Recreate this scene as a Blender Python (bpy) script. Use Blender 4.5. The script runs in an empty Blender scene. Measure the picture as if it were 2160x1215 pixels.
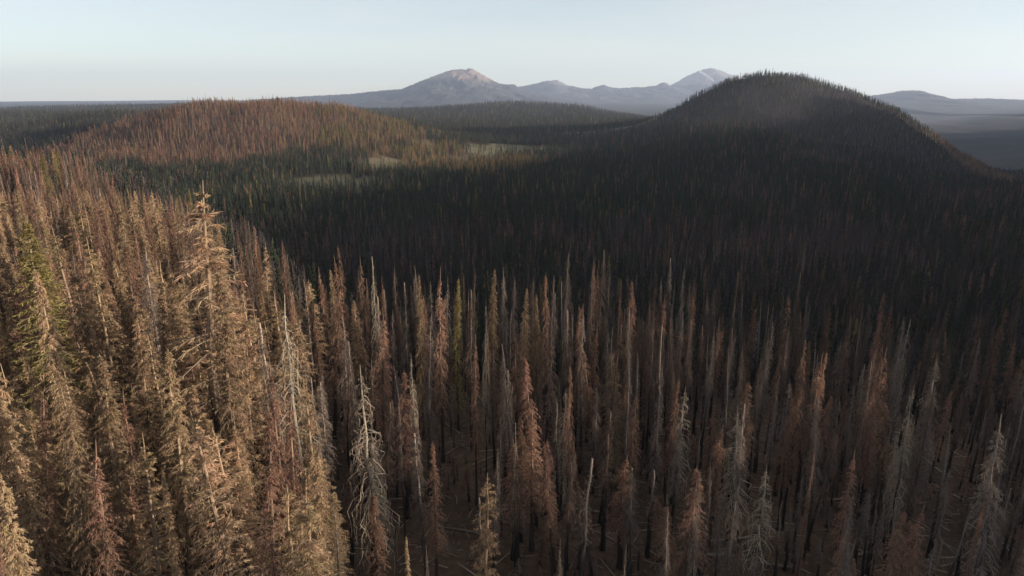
import bpy, math, random
import numpy as np

# ------------------------------------------------------------------ camera, sky, sun, exposure
scene = bpy.context.scene
COL = scene.collection
W, H_IMG, F = 2160.0, 1215.0, 1440.0          # photograph size and focal length, in its pixels
CAM = np.array([0.0, 0.0, 60.0])
HORIZON_ROW = 200.0
PITCH = math.atan((H_IMG / 2 - HORIZON_ROW) / F)
cam_data = bpy.data.cameras.new('camera')
cam = bpy.data.objects.new('camera', cam_data)
COL.objects.link(cam)
cam.location = CAM
cam.rotation_euler = (math.pi / 2 - PITCH, 0, 0)
cam_data.sensor_width = 36.0
cam_data.lens = 36.0 * F / W
cam_data.clip_start = 0.5
cam_data.clip_end = 90000
scene.camera = cam

SUN_EL = math.radians(9.0)
SUN_AZ = math.radians(102.0)                    # clockwise from +Y (straight ahead): to the right, a touch behind
world = bpy.data.worlds.new('World')
scene.world = world
world.use_nodes = True
wn = world.node_tree.nodes
wl = world.node_tree.links
wn.clear()
sky = wn.new('ShaderNodeTexSky')
sky.sky_type = 'NISHITA'
sky.sun_disc = False
sky.sun_elevation = SUN_EL
sky.sun_rotation = SUN_AZ
sky.altitude = 1800
sky.air_density = 0.8
sky.dust_density = 1.0
sky.ozone_density = 0.6
bg = wn.new('ShaderNodeBackground')
bg.inputs['Strength'].default_value = 0.084
wo = wn.new('ShaderNodeOutputWorld')
# a thin high veil of cirrus over the whole sky, in faint streaks
_tc = wn.new('ShaderNodeTexCoord')
_mp = wn.new('ShaderNodeMapping')
_mp.inputs['Scale'].default_value = (1.6, 1.6, 14.0)
_nz = wn.new('ShaderNodeTexNoise')
_nz.inputs['Scale'].default_value = 1.7
_nz.inputs['Detail'].default_value = 5
_nz.inputs['Distortion'].default_value = 0.6
_mr = wn.new('ShaderNodeMapRange')
_mr.inputs[1].default_value, _mr.inputs[2].default_value, _mr.inputs[3].default_value, _mr.inputs[4].default_value = 0.3, 0.7, 0.33, 0.49
_mx = wn.new('ShaderNodeMix')
_mx.data_type = 'RGBA'
_mx.inputs[7].default_value = (5.5, 5.2, 4.55, 1)
wl.new(_tc.outputs['Generated'], _mp.inputs[0])
wl.new(_mp.outputs[0], _nz.inputs['Vector'])
wl.new(_nz.outputs['Fac'], _mr.inputs[0])
wl.new(_mr.outputs[0], _mx.inputs[0])
wl.new(sky.outputs[0], _mx.inputs[6])
wl.new(_mx.outputs[2], bg.inputs['Color'])
wl.new(bg.outputs[0], wo.inputs['Surface'])

sun_data = bpy.data.lights.new('sun', 'SUN')
sun_data.energy = 5.0
sun_data.angle = math.radians(0.55)
sun_data.color = (1.0, 0.84, 0.66)
sun = bpy.data.objects.new('sun', sun_data)
COL.objects.link(sun)
_sd = np.array([math.sin(SUN_AZ) * math.cos(SUN_EL), math.cos(SUN_AZ) * math.cos(SUN_EL), math.sin(SUN_EL)])
from mathutils import Vector
sun.rotation_euler = Vector(_sd).to_track_quat('Z', 'Y').to_euler()
sun.location = (300, 0, 300)

scene.view_settings.view_transform = 'Standard'
scene.view_settings.look = 'None'
scene.view_settings.gamma = 1.0
scene.view_settings.exposure = 1.20
scene.view_settings.use_curve_mapping = False
scene.cycles.max_bounces = 4
scene.cycles.diffuse_bounces = 2
scene.cycles.glossy_bounces = 1
scene.cycles.transmission_bounces = 2
scene.cycles.transparent_max_bounces = 4
scene.cycles.volume_bounces = 0
scene.cycles.caustics_reflective = False
scene.cycles.caustics_refractive = False
scene.cycles.sample_clamp_indirect = 4.0

RNG = np.random.default_rng(11)


# ------------------------------------------------------------------ pixel helpers (photograph pixel -> ray)
CP, SP = math.cos(PITCH), math.sin(PITCH)


def ray(px, py):
    u = (px - W / 2) / F
    v = (H_IMG / 2 - py) / F
    return np.array([u, CP + v * SP, -SP + v * CP])


def at_depth(px, py, d):
    r = ray(px, py)
    return CAM + r * (d / r[1])


def project(p):
    q = np.asarray(p, float) - CAM
    zc = q[..., 1] * CP - q[..., 2] * SP
    yc = q[..., 1] * SP + q[..., 2] * CP
    zc = np.maximum(zc, 1e-3)
    return W / 2 + F * q[..., 0] / zc, H_IMG / 2 - F * yc / zc, zc


# ------------------------------------------------------------------ terrain
_nr = np.random.default_rng(5)
_WAVES = [(_nr.normal(size=2), _nr.uniform(0, 6.28)) for _ in range(60)]


def wav(x, y, scale, k0=0, n=8):
    """smooth noise, about -1..1"""
    out = 0.0
    for (d, ph) in _WAVES[k0:k0 + n]:
        out = out + np.sin((x * d[0] + y * d[1]) / scale * 2.2 + ph)
    return out / math.sqrt(n) * 0.75


def sm(a, b, t):
    k = np.clip((t - a) / (b - a), 0, 1)
    return k * k * (3 - 2 * k)


EDGE_X = np.array([-3000, -800, -342, -220, -161, -110, -70, -40, 30, 90, 150, 600])
EDGE_Y = np.array([740, 680, 445, 345, 265, 190, 142, 134, 135, 130, 122, 118.0])
CREST_PX = np.array([[1250, 262], [1320, 252], [1380, 240], [1440, 212], [1500, 180], [1560, 157], [1600, 149], [1640, 147], [1690, 153],
                     [1740, 170], [1800, 187], [1850, 203], [1900, 227], [1950, 264], [2000, 297], [2030, 314], [2100, 352], [2160, 382], [2300, 410]], float)
CONE_D = 1700.0
_cp = np.array([at_depth(a_, b_, CONE_D) for a_, b_ in CREST_PX])
CONE_X, CONE_Z = _cp[:, 0], _cp[:, 2] - 13
SHADE_RIDGE = np.array([[250, -500, 44], [225, -80, 48], [235, 60, 49], [320, 180, 54], [450, 330, 68], [700, 600, 98], [980, 880, 118], [1230, 1080, 130], [1400, 1220, 150], [1570, 1350, 215], [1760, 1385, 60], [2700, 2200, 150], [4600, 4100, 210], [6800, 6500, -60]], float)  # unseen ridge; extra peak and far heights shaped to cast shade on cone and plain


def ridge_z(x, y):
    """the unseen wooded ridge right of the view, shaped to shade valley, cone and plain"""
    best = np.full(np.shape(x), 1e9)
    hz = np.zeros(np.shape(x))
    for a, b in zip(SHADE_RIDGE[:-1], SHADE_RIDGE[1:]):
        d = b - a
        L2 = d[0] ** 2 + d[1] ** 2
        t = np.clip(((x - a[0]) * d[0] + (y - a[1]) * d[1]) / L2, 0, 1)
        dist = np.hypot(x - (a[0] + t * d[0]), y - (a[1] + t * d[1]))
        hit = dist < best
        best = np.where(hit, dist, best)
        hz = np.where(hit, a[2] + t * d[2], hz)
    return best, hz


def ground_z(x, y):
    x = np.asarray(x, float)
    y = np.asarray(y, float)
    r = np.hypot(x, y)
    # the bench under and beside the camera
    bench = 11 * sm(20, 85, -x) - 11 * sm(15, 110, x) - 5 * sm(150, 600, -x) + 0.7 * wav(x, y, 28, 0) + 2.0 * wav(x, y, 120, 8)
    ye = np.interp(x, EDGE_X, EDGE_Y)
    sl = (np.interp(x + 10, EDGE_X, EDGE_Y) - np.interp(x - 10, EDGE_X, EDGE_Y)) / 20
    t = (y - ye) / np.sqrt(1 + sl * sl)
    drop = sm(-12, 125, t)
    # the valley floor, lower to the right, rising far ahead
    valley = -50 + 5 * wav(x, y, 190, 14) + 1.5 * wav(x, y, 60, 20)
    valley = valley - 0.10 * np.clip(x - 350, 0, 1500) * sm(200, 900, y)
    far_mid = np.interp(y, [0, 1300, 2500, 4000, 7000], [0, 0, 10, 12, -5.0])
    valley = valley + far_mid * (1 - sm(0.28, 0.45, x / np.maximum(y, 1)))
    z = bench * (1 - drop) + valley * drop
    # low far plain
    z = z + (-118 + 14 * wav(x, y, 2600, 26) - z) * sm(5000, 9000, r)
    z = z + (-238 + 26 * wav(x, y, 1500, 30) + 13 * wav(x, y, 420, 36) - z) * sm(0.40, 0.52, x / np.maximum(y, 1)) * sm(1900, 2600, y) * (1 - sm(4500, 16000, r))
    # red hill on the left
    g = np.exp(-(((x + 500) / 300) ** 2 + ((y - 1400) / 330) ** 2) ** 1.35) * 88
    g = np.maximum(g, np.exp(-(((x + 950) / 300) ** 2 + ((y - 1650) / 320) ** 2)) * 52)
    z = z + g * (1 + 0.06 * wav(x, y, 90, 34))
    # wooded ridges behind it, on the left
    u = x / np.maximum(y, 1)
    z = z + 22 * np.exp(-((y - 2600) / 420) ** 2) * sm(-0.30, -0.48, u) * (y > 0)
    fr = np.interp(u, [-1.2, -0.75, -0.70, -0.63, -0.52, -0.42, -0.30, -0.2], [0, 0, 18, 32, 46, 50, 25, 0.0])
    z = z + fr * np.exp(-((y - 5200) / 900) ** 2) * (y > 0)
    # low wooded hill in the middle distance
    z = z + 46 * np.exp(-(((x - 40) / 480) ** 2 + ((y - 3900) / 500) ** 2))
    # dark cone on the right
    xe = x * np.where(y < CONE_D, CONE_D / np.clip(y, 900, None), 1.0)
    crest = np.interp(xe, CONE_X, CONE_Z)
    cw = np.exp(-(np.abs(y - CONE_D) / np.where(y < CONE_D, 430, 380)) ** 1.7) * sm(CONE_X[0] - 150, CONE_X[0] + 250, xe)
    cw = cw * (1 - sm(1450, 2100, xe))
    z = z + (crest + 3.5 * wav(x, y, 70, 40) - z) * cw
    # shading ridge, off the right of the frame
    bd, hz = ridge_z(x, y)
    wdt = 55 + 0.10 * np.clip(y, 0, 4000)
    rw = np.exp(-(bd / wdt) ** 2)
    return z + np.maximum(hz + 6 * wav(x, y, 80, 44) - z, 0) * rw


def gz1(x, y):
    return float(ground_z(np.array([x]), np.array([y]))[0])


def hit_ground(px, py, add=0.0):
    r = ray(px, py)
    d = np.geomspace(30, 20000, 4000)
    P = CAM + r[None] * (d / r[1])[:, None]
    below = P[:, 2] < ground_z(P[:, 0], P[:, 1]) + add
    return P[np.argmax(below)] if below.any() else P[-1]


# ------------------------------------------------------------------ mesh + material helpers
def new_mesh(name, V, Q, C=None, mats=(), smooth=False, attrs=None, midx=None):
    V = np.ascontiguousarray(V, dtype=np.float32)
    Q = np.ascontiguousarray(Q, dtype=np.int32)
    me = bpy.data.meshes.new(name)
    me.vertices.add(len(V))
    me.vertices.foreach_set('co', V.ravel())
    if len(Q):
        k = Q.shape[1]
        me.loops.add(Q.size)
        me.loops.foreach_set('vertex_index', Q.ravel())
        me.polygons.add(len(Q))
        me.polygons.foreach_set('loop_start', np.arange(len(Q), dtype=np.int32) * k)
        me.polygons.foreach_set('loop_total', np.full(len(Q), k, dtype=np.int32))
        me.polygons.foreach_set('use_smooth', np.full(len(Q), smooth, dtype=bool))
    for m in mats:
        me.materials.append(m)
    if midx is not None:
        me.polygons.foreach_set('material_index', np.ascontiguousarray(midx, dtype=np.int32))
    if C is not None:
        a = me.attributes.new('Col', 'FLOAT_COLOR', 'POINT')
        a.data.foreach_set('color', np.ascontiguousarray(np.c_[C, np.ones(len(C))], dtype=np.float32).ravel())
    for k_, v_ in (attrs or {}).items():
        a = me.attributes.new(k_, 'FLOAT', 'POINT')
        a.data.foreach_set('value', np.ascontiguousarray(v_, dtype=np.float32))
    me.update(calc_edges=True)
    return me


def obj(name, data, parent=None, **props):
    o = bpy.data.objects.new(name, data)
    COL.objects.link(o)
    o.parent = parent
    for k, v in props.items():
        o[k] = v
    return o


def material(name):
    m = bpy.data.materials.new(name)
    m.use_nodes = True
    nt = m.node_tree
    b = nt.nodes['Principled BSDF']
    b.inputs['Roughness'].default_value = 0.95
    b.inputs['Specular IOR Level'].default_value = 0.12
    return m, nt, b


def N(nt, typ, **kw):
    n = nt.nodes.new(typ)
    for k, v in kw.items():
        if isinstance(k, str) and hasattr(n, k):
            setattr(n, k, v)
    return n


def mixc(nt, fac, a, b, mode='MIX'):
    n = nt.nodes.new('ShaderNodeMix')
    n.data_type = 'RGBA'
    n.blend_type = mode
    for s, v in ((n.inputs[0], fac), (n.inputs[6], a), (n.inputs[7], b)):
        if isinstance(v, (int, float)):
            s.default_value = v
        elif isinstance(v, tuple):
            s.default_value = (*v, 1)
        else:
            nt.links.new(v, s)
    return n.outputs[2]


def ramp(nt, src, lo, hi):
    n = nt.nodes.new('ShaderNodeMapRange')
    n.inputs[1].default_value = lo
    n.inputs[2].default_value = hi
    nt.links.new(src, n.inputs[0])
    return n.outputs[0]


def noise(nt, scale, detail=4, coord=None):
    n = nt.nodes.new('ShaderNodeTexNoise')
    n.inputs['Scale'].default_value = scale
    n.inputs['Detail'].default_value = detail
    if coord is not None:
        nt.links.new(coord, n.inputs['Vector'])
    return n.outputs['Fac']


def tree_material(name, translucent):
    m, nt, b = material(name)
    at = N(nt, 'ShaderNodeAttribute')
    at.attribute_name = 'Col'
    oi = N(nt, 'ShaderNodeObjectInfo')
    bc = N(nt, 'ShaderNodeHueSaturation')
    bc.inputs['Hue'].default_value = 0.5
    v = ramp(nt, oi.outputs['Random'], 0, 1)
    v.node.inputs[3].default_value = 0.68
    v.node.inputs[4].default_value = 1.30
    nt.links.new(v, bc.inputs['Value'])
    h = ramp(nt, oi.outputs['Random'], 0, 1)
    wn_ = N(nt, 'ShaderNodeTexWhiteNoise')
    wn_.noise_dimensions = '1D'
    nt.links.new(oi.outputs['Random'], wn_.inputs['W'])
    nt.links.new(wn_.outputs['Value'], h.node.inputs[0])
    h.node.inputs[3].default_value = 0.494
    h.node.inputs[4].default_value = 0.508
    nt.links.new(h, bc.inputs['Hue'])
    nt.links.new(at.outputs['Color'], bc.inputs['Color'])
    tc = N(nt, 'ShaderNodeTexCoord')
    fac = ramp(nt, noise(nt, 2.5 if translucent else 5.0, 3, tc.outputs['Object']), 0.3, 0.7)
    col = mixc(nt, fac, mixc(nt, 1.0, bc.outputs['Color'], (0.70, 0.68, 0.68), 'MULTIPLY'), bc.outputs['Color'])
    nt.links.new(col, b.inputs['Base Color'])
    if translucent:
        tr = N(nt, 'ShaderNodeBsdfTranslucent')
        nt.links.new(col, tr.inputs['Color'])
        mx = N(nt, 'ShaderNodeMixShader')
        mx.inputs[0].default_value = 0.38
        out = nt.nodes['Material Output']
        nt.links.new(b.outputs[0], mx.inputs[1])
        nt.links.new(tr.outputs[0], mx.inputs[2])
        nt.links.new(mx.outputs[0], out.inputs['Surface'])
    return m


MAT_NEEDLE = tree_material('scorched_needles', True)
MAT_BARK = tree_material('burnt_bark', False)


def ground_material():
    m, nt, b = material('forest_floor')
    geo = N(nt, 'ShaderNodeNewGeometry')
    pos = geo.outputs['Position']
    big = ramp(nt, noise(nt, 0.035, 5, pos), 0.35, 0.65)
    fine = ramp(nt, noise(nt, 0.9, 6, pos), 0.3, 0.7)
    soil = mixc(nt, big, (0.066, 0.046, 0.034), (0.125, 0.082, 0.056))
    soil = mixc(nt, fine, mixc(nt, 1.0, soil, (0.55, 0.55, 0.58), 'MULTIPLY'), soil)
    ash = ramp(nt, noise(nt, 0.17, 5, pos), 0.60, 0.75)
    soil = mixc(nt, ash, soil, (0.095, 0.080, 0.070))
    can = N(nt, 'ShaderNodeAttribute')
    can.attribute_name = 'canopy'
    cn = ramp(nt, noise(nt, 0.004, 6, pos), 0.35, 0.65)
    canopy = mixc(nt, cn, (0.030, 0.034, 0.027), (0.060, 0.050, 0.042))
    vz = N(nt, 'ShaderNodeTexVoronoi')
    vz.inputs['Scale'].default_value = 0.06
    nt.links.new(pos, vz.inputs['Vector'])
    canopy = mixc(nt, ramp(nt, vz.outputs['Distance'], 0.1, 0.8), canopy, mixc(nt, 1.0, canopy, (0.5, 0.5, 0.5), 'MULTIPLY'))
    col = mixc(nt, can.outputs['Fac'], soil, canopy)
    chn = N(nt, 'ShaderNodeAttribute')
    chn.attribute_name = 'char_shade'
    col = mixc(nt, chn.outputs['Fac'], col, mixc(nt, fine, (0.028, 0.025, 0.026), (0.050, 0.043, 0.042)))  # near-black soil, painting shade onto the cone face
    mea = N(nt, 'ShaderNodeAttribute')
    mea.attribute_name = 'meadow'
    gr = mixc(nt, ramp(nt, noise(nt, 0.06, 5, pos), 0.35, 0.65), (0.105, 0.10, 0.056), (0.155, 0.132, 0.083))
    col = mixc(nt, mea.outputs['Fac'], col, gr)
    nt.links.new(col, b.inputs['Base Color'])
    bm = N(nt, 'ShaderNodeBump')
    bm.inputs['Strength'].default_value = 0.6
    bm.inputs['Distance'].default_value = 0.5
    nt.links.new(noise(nt, 0.7, 6, pos), bm.inputs['Height'])
    nt.links.new(bm.outputs[0], b.inputs['Normal'])
    return m


def rock_material(name, base, rock, snow=False):
    m, nt, b = material(name)
    geo = N(nt, 'ShaderNodeNewGeometry')
    pos = geo.outputs['Position']
    at = N(nt, 'ShaderNodeAttribute')
    at.attribute_name = 'bare'
    n1 = ramp(nt, noise(nt, 0.0022, 7, pos), 0.3, 0.7)
    f = N(nt, 'ShaderNodeMath')
    f.operation = 'MULTIPLY_ADD'
    nt.links.new(n1, f.inputs[0])
    f.inputs[1].default_value = 0.7
    nt.links.new(at.outputs['Fac'], f.inputs[2])
    col = mixc(nt, ramp(nt, f.outputs[0], 0.45, 0.95), base, rock)
    sn = N(nt, 'ShaderNodeAttribute')
    sn.attribute_name = 'snow'
    col = mixc(nt, sn.outputs['Fac'], col, (0.75, 0.74, 0.74))
    nt.links.new(col, b.inputs['Base Color'])
    return m


MAT_GROUND = ground_material()

# meadows: clearings seen in the photograph (pixel centre, half width, half depth in metres)
MEADOWS = []
for (px, py, a, bb) in ((1075, 320, 105, 115), (1000, 341, 45, 80), (705, 386, 65, 85), (815, 345, 36, 80), (905, 306, 25, 40), (1380, 250, 260, 120)):
    p = hit_ground(px, py)
    MEADOWS.append((p[0], p[1], a, bb))


def meadow_mask(x, y):
    out = np.zeros(np.shape(x))
    for i, (cx, cy, a, bb) in enumerate(MEADOWS):
        d = np.hypot((x - cx) / a, (y - cy) / bb) + 0.34 * wav(x, y, 28, 4 * i)
        out = np.maximum(out, 1 - sm(0.8, 1.1, d))
    return out


def build_ground():
    th = np.concatenate([np.linspace(-0.80, 0.80, 521), np.linspace(0.80, 2 * math.pi - 0.80, 181)[1:-1]])
    rr = np.concatenate([[0.0], np.geomspace(6, 26000, 430)])
    T, R = np.meshgrid(th, rr)
    X, Y = R * np.sin(T), R * np.cos(T)
    Z = ground_z(X, Y)
    nt_, nr_ = len(th), len(rr)
    V = np.c_[X.ravel(), Y.ravel(), Z.ravel()]
    i, j = np.meshgrid(np.arange(nr_ - 1), np.arange(nt_), indexing='ij')
    j2 = (j + 1) % nt_
    Q = np.stack([i * nt_ + j, (i + 1) * nt_ + j, (i + 1) * nt_ + j2, i * nt_ + j2], -1).reshape(-1, 4)[:, ::-1]
    cx, cy = X.ravel()[Q].mean(1), Y.ravel()[Q].mean(1)
    red = ((cx + 620) / 420) ** 2 + ((cy - 1430) / 420) ** 2 < 1
    cone = ((cx - 800) / 560) ** 2 + ((cy - 1700) / 560) ** 2 < 1
    rest = ~(red | cone)
    mea = meadow_mask(V[:, 0], V[:, 1])
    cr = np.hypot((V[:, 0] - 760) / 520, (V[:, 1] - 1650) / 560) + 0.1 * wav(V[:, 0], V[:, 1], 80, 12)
    char_shade = (1 - sm(0.8, 1.15, cr)) * (1 - sm(930, 1010, V[:, 0] + 30 * wav(V[:, 0], V[:, 1], 60, 9)))  # darkens soil of the shaded cone face, stops at the sunlit right flank
    can = sm(1800, 3800, np.hypot(V[:, 0], V[:, 1]))
    for name, sel, label in (('ground', rest, 'ash brown forest floor of the burnt valley and bench'),
                             ('hill', red, 'rounded hill covered with reddish scorched conifers'),
                             ('hill', cone, 'dark shaded volcanic cone hill, its right flank catching light')):
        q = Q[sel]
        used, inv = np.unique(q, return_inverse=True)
        me = new_mesh(name, V[used], inv.reshape(-1, 4), None, (MAT_GROUND,), True, {'meadow': mea[used], 'canopy': can[used], 'char_shade': char_shade[used]})
        obj(name, me, kind='structure', label=label)


build_ground()


# ------------------------------------------------------------------ far mountains
def build_mountain(name, label, sky_pts, depth, front, back, mat, bare_row, seed, z_base=-150.0, snow=None, rough=1.0):
    sky_pts = np.array(sky_pts, float)
    px = np.linspace(sky_pts[0, 0], sky_pts[-1, 0], 420)
    row = np.interp(px, sky_pts[:, 0], sky_pts[:, 1])
    row = row + 0.55 * np.sin(px * 0.41 + seed) * np.sin(px * 0.173 + 2 * seed) + 0.35 * np.sin(px * 1.13 + seed) * np.sin(px * 0.07)
    crest = 60 + (HORIZON_ROW - row) / F * depth
    t = np.concatenate([-np.linspace(1, 0, 70) ** 1.2, np.linspace(0, 1, 30)[1:]])
    u = (px - W / 2) / F
    Z = np.zeros((len(t), len(px)))
    X = np.zeros_like(Z)
    Y = np.zeros_like(Z)
    step = px[1] - px[0]
    for k, tt in enumerate(t):
        sig = max(abs(tt) * 95 / step, 0.01)
        n = int(3 * sig) + 1
        ker = np.exp(-0.5 * (np.arange(-n, n + 1) / sig) ** 2)
        ker /= ker.sum()
        c = np.convolve(np.pad(crest, n, mode='edge'), ker, 'valid')
        d = depth + (front if tt < 0 else back) * tt
        Y[k] = d
        X[k] = u * depth + (u * (d - depth)) * 0.5
        fall = (1 - abs(tt)) ** 1.35
        Z[k] = z_base + (c - z_base) * fall
    rel = np.clip((Z - z_base) / max(crest.max() - z_base, 1), 0, 1)
    s = seed
    rg = (1 - np.abs(wav(X, Y * 0.55, 420, s, 7))) * 0.6 + (1 - np.abs(wav(X, Y * 0.6, 170, s + 7, 7))) * 0.35 + (1 - np.abs(wav(X, Y, 70, s + 3, 7))) * 0.14
    amp = 270 * rough * rel * (1 - np.exp(-(t[:, None] / 0.10) ** 2))
    Z = Z + amp * (rg - 0.85) + 14 * rough * rel * wav(X, Y, 60, s + 9, 6)
    z_tree = 60 + (HORIZON_ROW - bare_row) / F * depth
    bare = sm(-130, 160, Z - z_tree)
    sn = np.zeros_like(Z)
    if snow is not None:
        PX, PY, _ = project(np.stack([X, Y, Z], -1))
        for (x0, y0, x1, y1, w0) in snow:
            tt = np.clip(((PX - x0) * (x1 - x0) + (PY - y0) * (y1 - y0)) / ((x1 - x0) ** 2 + (y1 - y0) ** 2), 0, 1)
            dist = np.hypot(PX - x0 - tt * (x1 - x0), PY - y0 - tt * (y1 - y0))
            sn = np.maximum(sn, (1 - sm(w0 * 0.5, w0, dist)) * (t[:, None] < 0.05))
    nt_, nu = Z.shape
    i, j = np.meshgrid(np.arange(nt_ - 1), np.arange(nu - 1), indexing='ij')
    Q = np.stack([i * nu + j, i * nu + j + 1, (i + 1) * nu + j + 1, (i + 1) * nu + j], -1).reshape(-1, 4)
    me = new_mesh(name, np.c_[X.ravel(), Y.ravel(), Z.ravel()], Q, None, (mat,), True, {'bare': bare.ravel(), 'snow': sn.ravel()})
    obj(name, me, kind='structure', label=label)


MAT_M1 = rock_material('forested_volcano', (0.036, 0.039, 0.043), (0.19, 0.145, 0.125))
MAT_M2 = rock_material('pale_rock', (0.050, 0.051, 0.056), (0.17, 0.160, 0.158))
build_mountain('mountain', 'broad grey peak with a pink sunlit face below its summit',
               [[480, 216], [560, 209], [640, 204], [760, 198], [800, 193], [855, 189], [905, 170], [940, 157], [962, 151], [985, 151], [998, 148.5],
                [1015, 157], [1035, 169], [1055, 179], [1085, 180], [1100, 190], [1180, 206], [1300, 222]], 15000, 7500, 4000, MAT_M1, 172, 2)
build_mountain('mountain', 'long low saw toothed ridge between the two tall peaks',
               [[1000, 215], [1060, 195], [1095, 184], [1130, 178], [1150, 173], [1168, 171], [1180, 175], [1192, 181], [1222, 187], [1240, 188], [1255, 183], [1266, 180],
                [1278, 186], [1300, 187], [1330, 185], [1350, 185], [1373, 181], [1380, 176.5], [1393, 177], [1400, 183], [1420, 186], [1500, 205]], 19000, 6000, 4000, MAT_M2, 178, 11, rough=0.8)
build_mountain('mountain', 'pale volcanic peak with a bright snow streak behind the dark cone',
               [[1320, 205], [1370, 192], [1400, 182], [1420, 171], [1440, 160], [1465, 150.5], [1480, 149], [1488, 149.5], [1510, 157], [1530, 163], [1560, 176], [1620, 194], [1720, 206]],
               21000, 6000, 4000, MAT_M2, 180, 21, snow=[(1477, 151, 1489, 158, 3.4), (1489, 158, 1504, 169, 2.4)], rough=0.8)
build_mountain('mountain', 'small flat topped butte on the skyline right of the dark cone',
               [[1760, 208], [1820, 200], [1850, 196], [1872, 191.5], [1905, 191], [1920, 195], [1935, 202], [1955, 208], [2050, 207], [2100, 209], [2200, 212], [2360, 214]],
               13000, 5000, 4000, MAT_M1, 150, 5, rough=0.35)


# ------------------------------------------------------------------ tree meshes
def tubes(P, R, sides):
    """N polylines P[N,K,3] with radii R[N,K] -> verts, quads"""
    n, k, _ = P.shape
    T = np.gradient(P, axis=1)
    T /= np.linalg.norm(T, axis=2, keepdims=True) + 1e-9
    ref = np.where(np.abs(T[..., 2:3]) > 0.9, np.array([1.0, 0, 0]), np.array([0, 0, 1.0]))
    A = np.cross(T, ref)
    A /= np.linalg.norm(A, axis=2, keepdims=True) + 1e-9
    if k > 2:                                            # keep the frame from flipping along a line
        A = np.repeat(A[:, :1], k, axis=1)
        A = A - T * (A * T).sum(2, keepdims=True)
        A /= np.linalg.norm(A, axis=2, keepdims=True) + 1e-9
    B = np.cross(T, A)
    ang = np.arange(sides) / sides * 2 * math.pi
    ring = A[:, :, None] * np.cos(ang)[None, None, :, None] + B[:, :, None] * np.sin(ang)[None, None, :, None]
    V = P[:, :, None] + ring * R[:, :, None, None]
    idx = np.arange(n * k * sides).reshape(n, k, sides)
    nx = np.roll(idx, -1, axis=2)
    Q = np.stack([idx[:, :-1], nx[:, :-1], nx[:, 1:], idx[:, 1:]], -1).reshape(-1, 4)
    return V.reshape(-1, 3), Q


def kites(base, tip, width, rng):
    """slim leaf-sprays: one quad each from base to tip"""
    d = tip - base
    s = np.cross(d, rng.normal(size=d.shape))
    s /= np.linalg.norm(s, axis=1, keepdims=True) + 1e-9
    mid = base + d * rng.uniform(0.35, 0.6, (len(d), 1))
    V = np.stack([base, mid + s * width[:, None], tip, mid - s * width[:, None]], 1)
    return V.reshape(-1, 3), np.arange(len(d) * 4).reshape(-1, 4)


class Buf:
    def __init__(self):
        self.V, self.Q, self.C, self.M, self.n = [], [], [], [], 0

    def add(self, V, Q, C, m):
        C = np.broadcast_to(np.asarray(C, float), (len(V), 3))
        self.V.append(V)
        self.Q.append(Q + self.n)
        self.C.append(C)
        self.M.append(np.full(len(Q), m))
        self.n += len(V)

    def mesh(self, name):
        return new_mesh(name, np.concatenate(self.V), np.concatenate(self.Q), np.concatenate(self.C), (MAT_NEEDLE, MAT_BARK), False, None, np.concatenate(self.M))


def jitter(col, n, rng, amt=0.25):
    return np.array(col)[None] * (1 + rng.uniform(-amt, amt, (n, 1))) * (1 + rng.uniform(-0.06, 0.06, (n, 3)))


# needle colour, wood colour, trunk low, trunk high
KIND = {
    'gold':   dict(needle=(0.375, 0.268, 0.17), wood=(0.22, 0.165, 0.115), low=(0.05, 0.04, 0.033), high=(0.30, 0.22, 0.15), Lmax=3.2, base=0.10, n=470, tw=34, tl=0.42, tw_w=0.027, hang=0.75, droop=0.55),
    'russet': dict(needle=(0.29, 0.170, 0.122), wood=(0.19, 0.14, 0.11), low=(0.04, 0.032, 0.028), high=(0.24, 0.16, 0.12), Lmax=2.4, base=0.3, n=310, tw=20, tl=0.46, tw_w=0.027, hang=0.85, droop=0.75),
    'olive':  dict(needle=(0.255, 0.215, 0.085), wood=(0.22, 0.17, 0.12), low=(0.05, 0.04, 0.03), high=(0.20, 0.16, 0.11), Lmax=3.4, base=0.15, n=430, tw=34, tl=0.4, tw_w=0.036, hang=0.35, droop=0.30),
    'ragged': dict(needle=(0.365, 0.258, 0.162), wood=(0.24, 0.185, 0.135), low=(0.04, 0.032, 0.028), high=(0.30, 0.22, 0.15), Lmax=4.3, base=0.12, n=210, tw=44, tl=0.50, tw_w=0.030, hang=0.55, droop=0.35),
    'curl':   dict(needle=(0.33, 0.27, 0.20), wood=(0.33, 0.28, 0.22), low=(0.035, 0.03, 0.028), high=(0.30, 0.26, 0.21), Lmax=2.2, base=0.22, n=180, tw=7, tl=0.6, tw_w=0.022, hang=0.9, droop=1.6),
    'fine':   dict(needle=(0.185, 0.148, 0.125), wood=(0.21, 0.175, 0.155), low=(0.035, 0.03, 0.028), high=(0.25, 0.20, 0.175), Lmax=1.9, base=0.36, n=230, tw=14, tl=0.62, tw_w=0.02, hang=1.0, droop=1.1),
    'dark':   dict(needle=(0.125, 0.09, 0.074), wood=(0.14, 0.105, 0.085), low=(0.028, 0.024, 0.022), high=(0.14, 0.10, 0.08), Lmax=2.3, base=0.36, n=240, tw=14, tl=0.5, tw_w=0.024, hang=0.95, droop=0.9),
    'pole':   dict(needle=(0.26, 0.21, 0.17), wood=(0.2, 0.17, 0.15), low=(0.030, 0.026, 0.024), high=(0.22, 0.18, 0.155), Lmax=0.95, base=0.5, n=70, tw=4, tl=0.40, tw_w=0.022, hang=0.8, droop=0.7),
}
H0 = 30.0          # every variant is modelled 30 m tall and scaled when placed


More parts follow.
